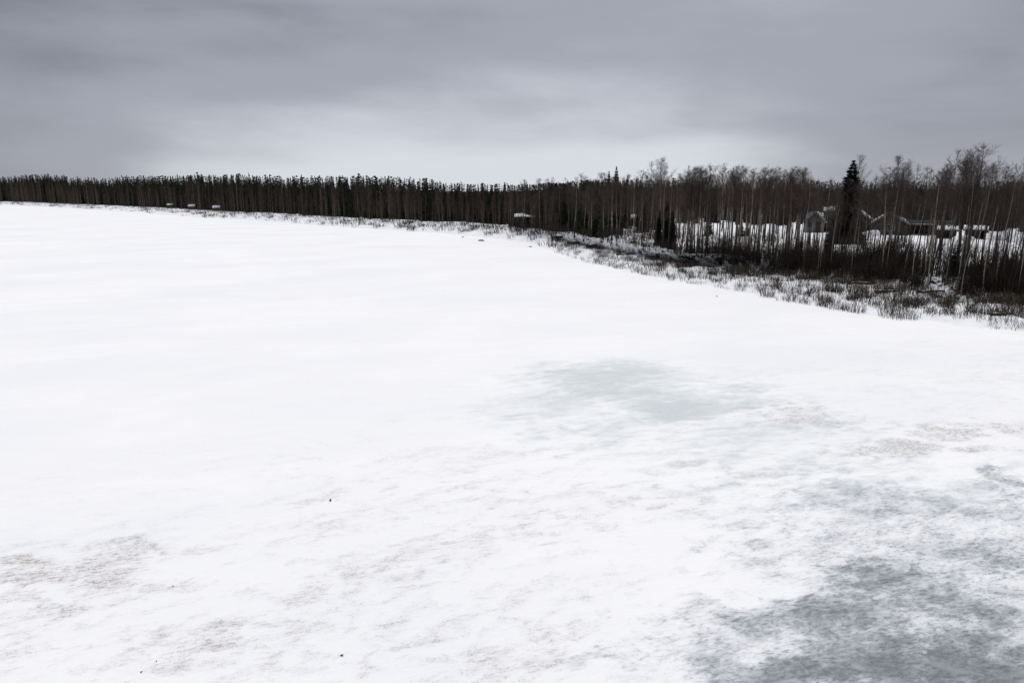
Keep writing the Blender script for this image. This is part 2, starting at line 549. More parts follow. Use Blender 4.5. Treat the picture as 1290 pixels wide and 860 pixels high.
def build_lake():
    xs = np.concatenate((np.linspace(-6000, -60, 12), np.linspace(-50, 50, 51), np.linspace(60, 6000, 12)))
    ys = np.concatenate((np.linspace(-3000, -5, 8), np.linspace(0, 80, 41), np.linspace(100, 8000, 16)))
    V = [(x, y, 0) for x in xs for y in ys]
    n = len(ys)
    F = [(i * n + j, (i + 1) * n + j, (i + 1) * n + j + 1, i * n + j + 1) for i in range(len(xs) - 1) for j in range(n - 1)]
    o = obj('frozen_lake', mesh_np('frozen_lake', V, F, M['ice']))
    o['kind'] = 'structure'


build_lake()
build_land()

# ---------------------------------------------------------------- tree makers
def birch(seed, H=13.0, start=.38, spread=.30, dense=1.0, fork=False, lean=.4, r0=None, fine=1.0, tw=.0075):
    """bare birch: (trunk, crown) meshes of height H"""
    r = random.Random(seed)
    T, C = TB(), TB()
    r0 = r0 or H * .0085 + .02
    N = 9
    ph = r.uniform(0, 6.28); cur = lean * r.uniform(.5, 1)
    bx, by = math.cos(ph), math.sin(ph)

    def axis(z, off=0.0):
        k = z / H
        w = cur * (k ** 1.6) + .10 * math.sin(k * 7 + ph)
        return Vector((bx * w + off * k * 1.1, by * w + off * .3 * k, z))
    stems = [0.0] if not fork else [-.75, .75]
    for off in stems:
        hh = H * (1 if off <= 0 else .93)
        pts = [axis(hh * i / N, off) for i in range(N + 1)]
        pts[0].z = -.35
        rad = [r0 * (1.25 if i == 0 else 1) * (1 - .9 * (i / N) ** 1.1) + .006 for i in range(N + 1)]
        if fork:
            rad = [x * .8 for x in rad]
        T.tube(pts, rad, 7, tip=True)
        nb = int((30 if not fork else 19) * dense)
        for i in range(nb):
            k = start + (1 - start) * ((i + r.random()) / nb) ** .9
            k = min(k, .985)
            p = axis(hh * k, off)
            az = r.uniform(0, 6.28) if not fork else r.uniform(0, 6.28)
            up = math.radians(r.uniform(22, 48)) * (1.15 - .5 * (k - start))
            rel = (k - start) / (1 - start)
            L = H * spread * (math.sin(math.pi * min(1, rel * .72 + .30)) ** .8) * r.uniform(.55, 1.05)
            if r.random() < .2:
                L *= .45
            dv = Vector((math.cos(az) * math.sin(up), math.sin(az) * math.sin(up), math.cos(up)))
            q0, q1 = p, p + dv * L * .5
            q2 = q1 + (dv + Vector((0, 0, .35 * r.uniform(-.4, 1)))).normalized() * L * .5
            br = max(.010, r0 * (1 - k) * .42)
            C.tube((q0, q1, q2), (br, br * .62, .006), 3, tip=True)
            ns = max(2, int(L * 3.4 * dense))
            for j in range(ns):
                kk = .25 + .75 * (j + r.random()) / ns
                a = q0.lerp(q1, kk * 2) if kk < .5 else q1.lerp(q2, kk * 2 - 1)
                sv = (dv + Vector((r.uniform(-1, 1), r.uniform(-1, 1), r.uniform(-.5, .75))) * .85).normalized()
                l2 = L * .42 * (1.15 - kk) * r.uniform(.6, 1.2) + .25
                e1 = a + sv * l2 * .55
                e2 = e1 + (sv + Vector((0, 0, r.uniform(-.35, .25)))).normalized() * l2 * .45
                C.tube((a, e1, e2), (max(.007, br * .4), .006, .003), 3, tip=True)
                for m in range(int(r.randint(5, 9) * fine)):
                    f = r.random()
                    s0 = a.lerp(e1, f * 1.6) if f < .6 else e1.lerp(e2, (f - .6) / .4)
                    tv = (sv + Vector((r.uniform(-1, 1), r.uniform(-1, 1), r.uniform(-.8, .7)))).normalized()
                    s1 = s0 + tv * r.uniform(.22, .62)
                    wv = tv.cross(Vector((r.uniform(-1, 1), r.uniform(-1, 1), .3))).normalized() * tw
                    C.tri(s0 - wv, s0 + wv, s1)
                    if r.random() < .5:
                        s2 = s0.lerp(s1, .5)
                        C.tri(s2 - wv * .8, s2 + wv * .8, s2 + (tv + Vector((r.uniform(-1, 1), r.uniform(-1, 1), r.uniform(-.6, .6)))).normalized() * .3)
    return T, C


def spruce(seed, H=12.0, Rm=1.9, wh=30, nb=11, sub=5, bare=.04, pw=.72):
    r = random.Random(seed)
    T, C = TB(), TB()
    T.tube([(0, 0, -.3), (0, 0, H * .5), (0, 0, H)], [H * .011 + .03, H * .006 + .02, .01], 7, tip=True)
    for i in range(wh):
        k = bare + (1 - bare) * ((i + .5 * r.random()) / wh)
        z = H * k
        rr = Rm * ((1 - k) ** pw) * r.uniform(.80, 1.10) + .10
        n = max(5, int(nb * (1 - .45 * k)))
        a0 = r.uniform(0, 6.28)
        for j in range(n):
            az = a0 + 6.28 * j / n + r.uniform(-.25, .25)
            L = rr * r.uniform(.72, 1.12)
            droop = (.42 - .62 * k) * r.uniform(.7, 1.3)
            dx, dy = math.cos(az), math.sin(az)
            sx, sy = -dy, dx

            def pt(f, side=0.0, hang=0.0):
                zz = z - droop * L * math.sin(f * 1.5) + .16 * L * f * f - hang
                return Vector((dx * L * f + sx * side, dy * L * f + sy * side, zz))
            w = .20 * L + .09
            if sub > 1:
                C.tri(pt(.02, 0), pt(.55, -w), pt(1.0))
                C.tri(pt(.02, 0), pt(1.0), pt(.55, w))
            else:
                C.tri(pt(.0, -w * .7), pt(1.0), pt(.35, w))
            C.tri(pt(.0, 0, -.10 * L), pt(1.0), pt(r.uniform(.3, .6), 0, (.30 * L + .16) if sub < 2 else .20 * L + .06))
            for m in range(sub):
                f = .28 + .66 * (m + r.random() * .8) / max(1, sub)
                sg = 1 if (m + j) % 2 else -1
                ll = (.30 * L + .10) * r.uniform(.7, 1.2) * (1.12 - f * .55)
                b0, b1 = pt(f - .11), pt(f + .07)
                e_ = pt(min(1.12, f + ll / L * .5), sg * ll, r.uniform(.02, .22) * ll + .03)
                C.tri(b0, b1, e_)
                if sub > 3:
                    C.tri(b0, b1, pt(f, sg * .05, ll * r.uniform(.5, .9)))
    for j in range(5):
        a = 1.256 * j
        C.tri((0, 0, H * .995), (.05 * math.cos(a), .05 * math.sin(a), H * .93), (.16 * math.cos(a + .6), .16 * math.sin(a + .6), H * .945))
    return T, C


def pine(seed, H=16.0, dens=1.0, cb=.5):
    r = random.Random(seed)
    T, C = TB(), TB()
    N = 6
    ph = r.uniform(0, 6.28)
    T.tube([(.12 * math.sin(i + ph) * i / N, .12 * math.cos(i * 1.3 + ph) * i / N, (H * i / N) if i else -.3) for i in range(N + 1)],
           [(H * .0105 + .02) * (1 - .88 * i / N) for i in range(N + 1)], 6, tip=True)
    nb = int(26 * dens)
    for i in range(nb):
        k = cb + (1 - cb) * ((i + r.random()) / nb) ** .85
        rel = (k - cb) / (1 - cb)
        L = H * .125 * (1.15 - rel) ** .7 * r.uniform(.55, 1.1)
        az = r.uniform(0, 6.28)
        rise = r.uniform(.05, .6) + .5 * rel
        dv = Vector((math.cos(az), math.sin(az), rise)).normalized()
        p0 = Vector((0, 0, H * k)); p1 = p0 + dv * L
        T.tube((p0, p1), (.035, .01), 3, tip=True)
        nt = 3
        for m in range(nt):
            c = p0.lerp(p1, .40 + .6 * (m + r.random() * .6) / nt)
            rad = (.30 + .20 * L) * r.uniform(.7, 1.15)
            for x in range(int(13 * dens)):
                v = Vector((r.gauss(0, 1), r.gauss(0, 1), r.gauss(.3, .7))).normalized()
                sd_ = v.cross(Vector((r.uniform(-1, 1), r.uniform(-1, 1), r.uniform(-1, 1)))).normalized() * rad * .26
                C.tri(c + v * rad * .08 - sd_, c + v * rad * .08 + sd_, c + v * rad * r.uniform(.7, 1.2))
    for x in range(14):
        v = Vector((r.gauss(0, .5), r.gauss(0, .5), 1)).normalized()
        sd_ = v.cross(Vector((1, r.random(), 0))).normalized() * .12
        c = Vector((0, 0, H * .96))
        C.tri(c - sd_, c + sd_, c + v * H * .045)
    return T, C


def bush(seed, H=.9, stems=12, spread=.35, twigs=2, width=.011):
    r = random.Random(seed)
    B = TB()
    for i in range(stems):
        az = r.uniform(0, 6.28); ro = spread * .55 * math.sqrt(r.random())
        x, y = ro * math.cos(az), ro * math.sin(az)
        h = H * r.uniform(.5, 1.05)
        az2 = az + r.uniform(-.8, .8)
        o = spread * r.uniform(.1, .7) * h / H
        a = Vector((x, y, -.12)); m_ = Vector((x + .4 * o * math.cos(az2), y + .4 * o * math.sin(az2), h * .55))
        e_ = Vector((x + o * math.cos(az2), y + o * math.sin(az2), h))
        B.tube((a, m_, e_), (width, width * .8, .003), 3, tip=True)
        for k in range(twigs):
            f = r.uniform(.25, .95)
            s0 = a.lerp(m_, f / .55) if f < .55 else m_.lerp(e_, (f - .55) / .45)
            tv = Vector((r.uniform(-1, 1), r.uniform(-1, 1), r.uniform(.5, 1.6))).normalized()
            wv = tv.cross(Vector((r.uniform(-1, 1), 1, .2))).normalized() * width * .7
            B.tri(s0 - wv, s0 + wv, s0 + tv * h * r.uniform(.16, .34))
    return B


def pack(T, C, name, tm, cm):
    """trunk and crown meshes"""
    return T.mesh('trunk_of_' + name, tm), C.mesh('crown_of_' + name, cm)


def whole(T, C, tm, cm, name):
    B = TB()
    B.v = T.v + C.v
    k = len(T.v)
    B.f = T.f + [(a + k, b + k, c + k) for a, b, c in C.f]
    B.m = [0] * len(T.f) + [1] * len(C.f)
    return B


def plant_tree(name, var, p, H, baseH, label, cat, group, rz, parts=True, fat=1.0, tilt=0.0):
    s = H / baseH
    if parts:
        o = obj(name, None, loc=(p[0], p[1], p[2]), rz=rz, sc=(s * fat, s * fat, s))
        obj('trunk', var[0], o); obj('crown', var[1], o)
    else:
        o = obj(name, var, loc=(p[0], p[1], p[2]), rz=rz, sc=(s * fat, s * fat, s))
    if tilt:
        o.rotation_euler = (R.gauss(0, tilt), R.gauss(0, tilt), rz)
    return tag(o, label, cat, group)


# prototypes
BIRCH, BIRCH_FULL = [], []
for i in range(7):
    T, C = birch(100 + i, 13, start=(.42, .36, .5, .45, .33, .52, .4)[i], spread=(.26, .30, .22, .25, .32, .2, .24)[i], dense=(1.2, 1.3, 1.1, 1.2, 1.6, 1.0, 1.2)[i])
    BIRCH.append(pack(T, C, 'birch', M['birch'], M['twig_red'] if i % 3 == 2 else M['twig']))
SLIM = []
for i in range(6):
    T, C = birch(200 + i, 12, start=(.45, .55, .5, .38, .6, .48)[i], spread=(.20, .17, .22, .22, .15, .19)[i], dense=.95, lean=.5, r0=.072)
    SLIM.append(pack(T, C, 'slender_birch', M['alder'] if i % 2 else M['birch'], M['twig']))
PALE = []
for i in range(3):
    T, C = birch(260 + i, 10, start=.5, spread=.17, dense=.8, lean=.7, r0=.06)
    PALE.append(pack(T, C, 'pale_sapling', M['pale_stem'], M['twig']))
FORK = []
for i in range(2):
    T, C = birch(300 + i, 13, start=.4, spread=.25, dense=1.1, fork=True, lean=.3)
    FORK.append(pack(T, C, 'forked_birch', M['birch'], M['twig']))
FARB = []
for i in range(5):
    T, C = birch(400 + i, 13, start=.22 + .03 * i, spread=.17, dense=1.0, lean=.7, r0=.07, fine=.7, tw=.017)
    FARB.append(whole(T, C, 0, 1, '').mesh('far_birch', [M['birch'] if i in (0, 3) else M['dimbirch'], M['twig_red'] if i % 2 else M['twig']]))
SPR_HI = [pack(*spruce(500 + i, 12, 2.5 + .2 * i, 56, 15, 7, .03), 'spruce', M['conbark'], M['spruce']) for i in range(2)]
SPR = [pack(*spruce(510 + i, 12, 1.5 + .15 * i, 34, 11, 4, .03), 'spruce', M['conbark'], M['spruce']) for i in range(3)]
SPRL = [spruce(520 + i, 12, 1.7 + .25 * i, 22, 8, 1, .03, (1.0, .9, 1.1, .95)[i]) for i in range(4)]
SPRF = [whole(*a, 0, 1, '').mesh('far_spruce', [M['conbark'], M['spruce']]) for a in SPRL]
PINL = [pine(540 + i, 14, .62, .20 + .05 * i) for i in range(4)]
PINF = [whole(*a, 0, 1, '').mesh('far_pine', [M['conbark'], M['pine']]) for a in PINL]


# ---------------------------------------------------------------- forest
def crest(px):
    """height in the frame of the conifer skyline"""
    return ip([(-300, 224), (0, 223), (50, 222), (75, 222), (130, 227.5), (165, 223), (250, 222), (380, 221.5), (470, 222.5), (535, 224),
               (560, 230), (620, 231), (660, 232), (720, 229), (800, 228), (860, 227), (920, 228), (1010, 230), (1100, 229.5), (1200, 230),
               (1290, 229), (1700, 226)], px) + 2.6 * mnoise.noise(Vector((px * .045, 1.7, 0))) + 2.2 * mnoise.noise(Vector((px * .17, 5.1, 0)))


def tree_height(p, py):
    px, _ = project(p)
    return max(3.0, topz(py, px, p[1]) - p[2])


MARKS = ((-999, 'beyond the tiny cabins'), (160, 'around the tiny cabins'), (255, 'past the tiny cabins'), (420, 'halfway from the cabins to the hut'),
         (560, 'near the shore hut'), (690, 'near the fallen logs'), (745, 'near the grey shed'), (795, 'by the broad spruce'), (856, 'near the stout pale birch'),
         (896, 'near the forked birch'), (935, 'short of the cottage'), (1005, 'towards the cottage'), (1052, 'towards the big spruce'),
         (1090, 'towards the grey house'), (1140, 'towards the open shed'), (1185, 'towards the low shelters'), (1240, 'towards the snow heaps'))


def mark(px):
    return [b_ for a_, b_ in MARKS if a_ <= px][-1]


def size(v, a_, b_, names=('short', 'medium', 'tall')):
    return names[0] if v < a_ else names[1] if v < b_ else names[2]


STUFF = []           # (template index, x, y, z, scale, rz)
cnt = {'pine': 0, 'spruce': 0, 'fbirch': 0}


def far_conifer(p, H, rz):
    k = 'pine' if R.random() < .25 else 'spruce'
    if cnt[k] < 150:
        cnt[k] += 1
        if k == 'pine':
            plant_tree('pine_tree', PINF[R.randrange(4)], p, H, 14, '%s dark pine of the lakeside forest, %s' % (size(H, 14, 17), mark(project(p)[0])), 'pine tree', 'pines of the lakeside forest', rz, False, R.uniform(.75, 1.05))
        else:
            plant_tree('spruce_tree', SPRF[R.randrange(4)], p, H, 12, '%s narrow dark spruce of the lakeside forest, %s' % (size(H, 14, 17), mark(project(p)[0])), 'spruce tree', 'spruces of the lakeside forest', rz, False, R.uniform(.75, 1.05))
    else:
        STUFF.append((R.randrange(4) if k == 'spruce' else 4 + R.randrange(4), p[0], p[1], p[2], H, rz))


# far shore: birch fringe and conifers right behind the bank
for row in range(9):
    s = 2.10 + row * .085
    px = -330.0
    while px < 760:
        c = column(px)
        dist = math.hypot(*c[2][:2])
        step = max(2.6, (2.1 + .2 * row) * (400 if row < 5 else 300) / dist)
        p = land(px + R.uniform(-2, 2), s + R.uniform(-.03, .03))
        fpx = project(p)[0]
        H = tree_height(p, crest(fpx) + R.uniform(-2.0, 4) * (1 - .5 * sm(540, 600, fpx)) + (2 if row < 3 else 0))
        if row < 3:
            H *= R.uniform(.80, 1.0)
        if -90 < fpx < 790:
            if row in (2, 3, 4) and fpx > -5:
                far_conifer(p, H, R.uniform(0, 6.28))
            else:
                STUFF.append((R.choice((0, 1, 2, 3, 0, 1, 2, 3, 4, 5)), p[0], p[1], p[2], H * (1.06 if R.random() < .06 else 1), R.uniform(0, 6.28)))
        px += step * R.uniform(.7, 1.3)

n_fb = 0
for row in range(3):
    px = -40.0
    while px < 700:
        dist = math.hypot(*column(px)[2][:2])
        step = (3.6 if row else 4.0) * 250 / dist
        p = land(px + R.uniform(-2, 2), 1.75 + row * .16 + R.uniform(-.1, .1))
        fpx = project(p)[0]
        H = tree_height(p, crest(fpx) + R.uniform(2, 34) * 250 / max(200, dist))
        if mnoise.noise(Vector((fpx * .06, row * 3.3, 11))) < R.uniform(-.25, .1):
            px += step * R.uniform(.4, 1.2)
            continue
        if n_fb < 76 and fpx > 440:
            n_fb += 1
            plant_tree('birch_tree', FARB[R.randrange(5)], p, H, 13, '%s thin birch fringing the lakeside forest, %s' % (size(H, 11, 14), mark(fpx)), 'birch tree', 'birches fringing the lakeside forest', R.uniform(0, 6.28), False)
        else:
            STUFF.append((8 + R.randrange(3), p[0], p[1], p[2], H, R.uniform(0, 6.28)))
        px += step * R.uniform(.6, 1.4)

# twiggy young birches and low spruces filling the wood from the fringe inwards
for i in range(640):
    px = -60 + 760 * R.random()
    p = land(px, R.uniform(1.95, 2.3))
    fpx = project(p)[0]
    if fpx < -40:
        continue
    H = tree_height(p, crest(fpx) + 3) * R.uniform(.4, .9)
    STUFF.append((8 + R.randrange(3), p[0], p[1], p[2], H, R.uniform(0, 6.28)))
for i in range(380):
    px = -60 + 900 * R.random()
    p = land(px, R.uniform(2.15, 2.9) if px < 620 else R.uniform(2.75, 3.2))
    fpx = project(p)[0]
    H = tree_height(p, crest(fpx) + 3) * R.uniform(.3, .7)
    STUFF.append((R.randrange(4), p[0], p[1], p[2], H, R.uniform(0, 6.28)))
for i in range(260):
    px = 640 + 240 * R.random()
    p = land(px, R.uniform(2.3, 3.1))
    H = tree_height(p, crest(px) + 2) * R.uniform(.55, 1.0)
    STUFF.append((8 + R.randrange(3), p[0], p[1], p[2], H, R.uniform(0, 6.28)))
for i in range(420):
    px = 850 + 560 * R.random()
    p = land(px, R.uniform(3.02, 3.12))
    H = tree_height(p, crest(px) + 2) * R.uniform(.35, .95)
    STUFF.append((R.choice((0, 1, 2, 3, 8, 9, 10)), p[0], p[1], p[2], H, R.uniform(0, 6.28)))
# forest behind the fields on the right
for row in range(7):
    s = (3.08, 3.14, 3.20, 3.26, 3.32, 3.38, 3.44)[row]
    px = 600.0
    while px < 1480:
        p = land(px, s + R.uniform(-.025, .025))
        fpx = project(p)[0]
        H = tree_height(p, crest(fpx) + R.uniform(-2, 5) + (8 if row == 0 else 0))
        STUFF.append((R.randrange(8), p[0], p[1], p[2], H, R.uniform(0, 6.28)))
        px += R.uniform(.6, 1.4) * (4.8 if row > 1 else 5.5)


def build_stuff():
    tpl = []
    for T, C in SPRL:
        tpl.append((whole(T, C, 0, 1, ''), 12.0, 1))
    for T, C in PINL:
        tpl.append((whole(T, C, 0, 1, ''), 14.0, 2))
    for i in range(3):
        T, C = birch(600 + i, 13, start=.14, spread=.15, dense=.5, r0=.07, fine=.45, tw=.026)
        tpl.append((whole(T, C, 0, 1, ''), 13.0, 4))
    Vs, Fs, Ms, off = [], [], [], 0
    arr = [(np.array(b.v), np.array(b.f), np.where(np.array(b.m) == 1, cm, 3 if cm == 4 else 0), h) for b, h, cm in tpl]
    for k, x, y, z, H, rz in STUFF:
        v, f, m, h = arr[k]
        s = H / h; c_, s_ = math.cos(rz), math.sin(rz)
        fat = s * ((1.05, 1.25, .95, 1.15)[k % 4] if k < 8 else 1.05)
        w = np.stack((v[:, 0] * c_ - v[:, 1] * s_, v[:, 0] * s_ + v[:, 1] * c_, v[:, 2]), 1) * (fat, fat, s) + (x, y, z)
        Vs.append(w); Fs.append(f + off); Ms.append(m); off += len(v)
    me = mesh_np('forest', np.concatenate(Vs), np.concatenate(Fs), [M['conbark'], M['spruce'], M['pine'], M['dimbirch'], M['twig_red']], np.concatenate(Ms))
    o = obj('forest', me)
    o['kind'] = 'stuff'
    tag(o, 'deep dark forest of conifers massed behind the shore trees and houses', 'forest')
    print('STUFF trees', len(STUFF), 'tris', len(me.polygons))


build_stuff()

# grove between the shore and the field: birches with pale trunks
def birch_at(px, py_base, py_top, var, label, group=None, s=None, rz=None, name='birch_tree', fat=1.0, baseH=13):
    s = s if s is not None else 2.0
    p = land(px, s)
    H = tree_height(p, py_top)
    return plant_tree(name, var, p, H, baseH, label, 'birch tree', group, rz if rz is not None else R.uniform(0, 6.28), True, fat, .016)


# dense wood, 640..880
for i in range(95):
    px = 628 + 240 * (i + R.random()) / 95
    s = R.choice((1.7, 1.9, 2.05, 2.2, 2.4, 2.6, 2.8)) + R.uniform(-.06, .06)
    t_ = crest(px) + R.uniform(-9, 14) - 5 * sm(700, 860, px)
    v = BIRCH[R.randrange(7)] if R.random() < .6 else SLIM[R.randrange(6)]
    birch_at(px, 0, t_, v, '%s %s leafless birch of the crowded shore wood, %s' % (size(t_ - crest(px), -4, 5, ('tall', 'medium', 'short')), 'stout' if v in BIRCH else 'slender', mark(px)), 'birches of the shore wood', s, baseH=13 if v in BIRCH else 12)
# trees before the field, 860..1010
for i in range(78):
    px = 862 + 150 * (i + R.random()) / 78 if i % 3 == 0 else R.choice((868, 880, 908, 925, 948, 962, 975, 990, 1000)) + R.gauss(0, 5)
    s = R.choice((1.85, 2.0, 2.12, 2.3, 2.55, 2.8)) + R.uniform(-.05, .05)
    t_ = ip([(860, 214), (910, 210), (925, 214), (960, 214), (1000, 212), (1010, 222)], px) + R.uniform(-4, 12)
    v = BIRCH[R.randrange(7)] if R.random() < .7 else SLIM[R.randrange(6)]
    birch_at(px, 0, t_, v, '%s %s birch in the open row beside the snow field, %s' % (size(t_, 212, 220, ('tall', 'medium', 'short')), 'stout' if v in BIRCH else 'slender', mark(px)), 'birches beside the snow field', s, baseH=13 if v in BIRCH else 12)
# slender trees on the bank, 1010..1420
CLUMP = (1022, 1050, 1096, 1118, 1140, 1175, 1196, 1212, 1232, 1254, 1272, 1288, 1330, 1380)
for i in range(150):
    px = 1006 + 390 * ((i + R.random()) / 150) if i % 3 == 0 else R.choice(CLUMP) + R.gauss(0, 9)
    s = R.choice((1.5, 1.8, 1.95, 2.05, 2.2, 2.4)) + R.uniform(-.08, .08)
    t_ = ip([(1010, 228), (1040, 226), (1090, 222), (1110, 208), (1130, 205), (1150, 212), (1180, 204), (1210, 196), (1235, 205), (1260, 212), (1290, 222), (1420, 205)], px) + abs(R.gauss(0, 16))
    v = SLIM[R.randrange(6)]
    birch_at(px, 0, t_, v, '%s slender %s leafless tree on the bank, %s' % (size(t_, 212, 224, ('tall', 'medium', 'short')), 'pale-barked' if v in SLIM[::2] else 'dark-stemmed', mark(px)), 'slender trees on the bank', s, name='slender_tree', baseH=12, fat=R.uniform(.65, 1.15))['category'] = 'bare tree'

for i in range(34):
    px = 850 + 470 * (i + R.random()) / 34
    s = R.uniform(1.0, 1.6)
    t_ = crest(px) + R.uniform(-8, 40)
    v = PALE[R.randrange(3)]
    birch_at(px, 0, t_, v, '%s pale-stemmed young birch rising out of the thicket, %s' % (size(t_ - crest(px), 5, 22, ('tall', 'medium', 'short')), mark(px)), 'pale young birches in the thicket', s, baseH=10, fat=R.uniform(.8, 1.2))
# trees that stand out
birch_at(1072, 0, 196, BIRCH[1], 'tall white-trunked birch right beside the big pointed spruce', None, 2.55, 1.0, fat=.75)
birch_at(828, 0, 200, BIRCH[4], 'tall broad-crowned birch reaching highest over the shore wood', None, 2.35, .4)
birch_at(818, 0, 204, SLIM[3], 'thin tall birch leaning close to the highest broad-crowned birch', None, 2.35, 2.0, baseH=12)
birch_at(911, 0, 207, FORK[0], 'forked birch with two pale stems and a rounded crown at the field edge', None, 1.95, .1)
birch_at(878, 0, 211, BIRCH[0], 'stout pale birch at the near edge of the snow field beside its thicket', None, 2.0, 3.0)
birch_at(1120, 0, 198, BIRCH[4], 'dense round-crowned bare tree standing before the grey gabled house', None, 2.2, 2.2, fat=1.05)
birch_at(1215, 0, 185, BIRCH[4], 'tallest bushy bare tree of the bank, with many upright crown shoots', None, 1.9, 4.0, fat=1.0)
birch_at(1205, 0, 189, BIRCH[1], 'tall bare tree pressed against the tallest bushy tree of the bank', None, 1.95, 1.0, fat=.8)
birch_at(1180, 0, 190, SLIM[1], 'thin spindly tree with its bare leader poking above the bank trees', None, 2.0, .6, baseH=12, fat=.8)
birch_at(1262, 0, 202, BIRCH[2], 'slim spreading birch at the far end of the row on the bank', None, 2.05, 5.0, fat=.8)
birch_at(662, 0, 226, FORK[1], 'forked pale birch in the wood behind the yellowish shore shrubs', None, 2.2, 1.3)


def spruce_at(px, s, py_top, var, label, group=None, fat=1.0):
    p = land(px, s)
    return plant_tree('spruce_tree', var, p, tree_height(p, py_top), 12, label, 'spruce tree', group, R.uniform(0, 6.28), True, fat)


spruce_at(1064, 2.5, 201, SPR_HI[1], 'big dark pointed spruce standing between the cottage and the gabled house', None, 1.12)
spruce_at(838, 2.06, 246, SPR_HI[0], 'broad dark spruce low on the bank in front of the shore wood', None, .55)
spruce_at(846, 2.02, 264, SPR_HI[1], 'small dark spruce crowding the broad spruce on the bank', None, .6)
spruce_at(829, 2.1, 262, SPR_HI[1], 'narrow dark spruce on the other side of the broad spruce, towards the shed', None, .6)
spruce_at(774, 2.4, 209, SPR_HI[0], 'tall narrow spruce spiking above the shore wood near the grey shed', None, .62)
spruce_at(765, 2.45, 215, SPR_HI[1], 'second, shorter spruce spike next to the tallest one by the grey shed', None, .55)
for px, py in ((788, 221), (806, 222), (812, 219), (826, 228), (745, 226), (756, 226), (732, 230), (716, 232), (690, 228), (632, 226), (612, 229)):
    spruce_at(px, R.uniform(2.5, 2.9), py + R.uniform(-1, 2), SPR[R.randrange(3)], 'narrow spruce top among the birches of the shore wood, ' + mark(px), 'spruces in the shore wood', .85)
for i in range(26):
    px = 640 + 620 * (i + R.random()) / 26
    spruce_at(px, R.uniform(2.75, 3.02) if px < 860 else R.uniform(3.05, 3.16), crest(px) + R.uniform(4, 14), SPR[R.randrange(3)], 'dark spruce at the front of the forest behind, ' + mark(px), 'spruces behind the snow field', 1.0)
for px, s, py in ((940, 2.62, 287), (932, 2.6, 292), (890, 2.55, 290), (893, 2.6, 284), (1118, 2.05, 313), (1142, 2.02, 318), (1042, 2.05, 314), (1200, 2.0, 322)):
    spruce_at(px, s, py, SPR[R.randrange(3)], 'small bushy young spruce at the snow field, ' + mark(px), 'young spruces by the field', 1.7)

# ---------------------------------------------------------------- thicket and shore shrubs
THK = [bush(700 + i, 2.3, 50, 1.35, 5, .015).mesh('thicket_shrub', M['thicket']) for i in range(5)]
WIL = [bush(720 + i, 1.0, 17, .95, 2, .015).mesh('willow_shrub', M['willow']) for i in range(8)]
nt = 0
for i in range(270):
    px = 690 + 640 * (i + R.random()) / 270
    s = R.uniform(1.0, 1.95)
    p = land(px, s)
    dens = ip([(690, .35), (740, .5), (800, .8), (860, 1), (1130, 1), (1160, .85), (1330, .9)], px)
    if R.random() > dens:
        continue
    cl_ = mnoise.noise(Vector((p[0] * .16, p[1] * .16, 6)))
    if px > 1120 and cl_ < -.05 and R.random() < .8:
        continue
    h = R.uniform(.5, 1.0) * ip([(690, .45), (800, .6), (860, .7), (1000, 1), (1330, .95)], px) * (1 + .9 * cl_)
    h = max(.3, h)
    tag(obj('thicket_shrub', THK[R.randrange(5)], loc=tuple(p), rz=R.uniform(0, 6.28), sc=(h, h, h)),
        '%s blackish thicket shrub %s the bank, %s' % (size(h, .5, .9, ('small', 'middling', 'large')), 'low on' if s < 1.33 else 'halfway up' if s < 1.66 else 'at the top of', mark(px)), 'shrub', 'thicket shrubs on the steep bank')
nw = 0
while nw < 290:
    px = 690 + 640 * R.random()
    s = R.random() ** .8 * .98
    clump = mnoise.noise(Vector((px * .05, s * 4, 2)))
    if clump < R.uniform(-.35, .35):
        continue
    if px > 1130 and s < .3 * sm(1130, 1240, px) and R.random() < .75:
        continue
    p = land(px, s)
    h = R.uniform(.5, 1.2) * (1 + .25 * s)
    nw += 1
    tag(obj('willow_shrub', WIL[R.randrange(8)], loc=tuple(p), rz=R.uniform(0, 6.28), sc=(h, h, h * R.uniform(.8, 1.1))),
        '%s bare willow clump %s, %s' % (size(h, .8, 1.1, ('small', 'middling', 'large')), 'at the ice edge' if s < .33 else 'midway to the bank' if s < .66 else 'at the foot of the bank', mark(px)), 'shrub', 'willow clumps below the bank')

# uncountable rest: dry stems on the reed shelf, brush along the far shore, undergrowth in the wood
def brush(name, label, cat, spec, m):
    Vs, Fs, off = [], [], 0
    arr = [(np.array(b.v), np.array(b.f)) for b in (bush(800 + i, 1.0, 9, .8, 1, .014) for i in range(6))]
    for p, h, wd in spec:
        v, f = arr[R.randrange(6)]
        a = R.uniform(0, 6.28); c_, s_ = math.cos(a), math.sin(a)
        w = np.stack((v[:, 0] * c_ - v[:, 1] * s_, v[:, 0] * s_ + v[:, 1] * c_, v[:, 2]), 1) * (wd, wd, h) + (p[0], p[1], p[2])
        Vs.append(w); Fs.append(f + off); off += len(v)
    o = obj(name, mesh_np(name, np.concatenate(Vs), np.concatenate(Fs), m))
    o['kind'] = 'stuff'
    return tag(o, label, cat)


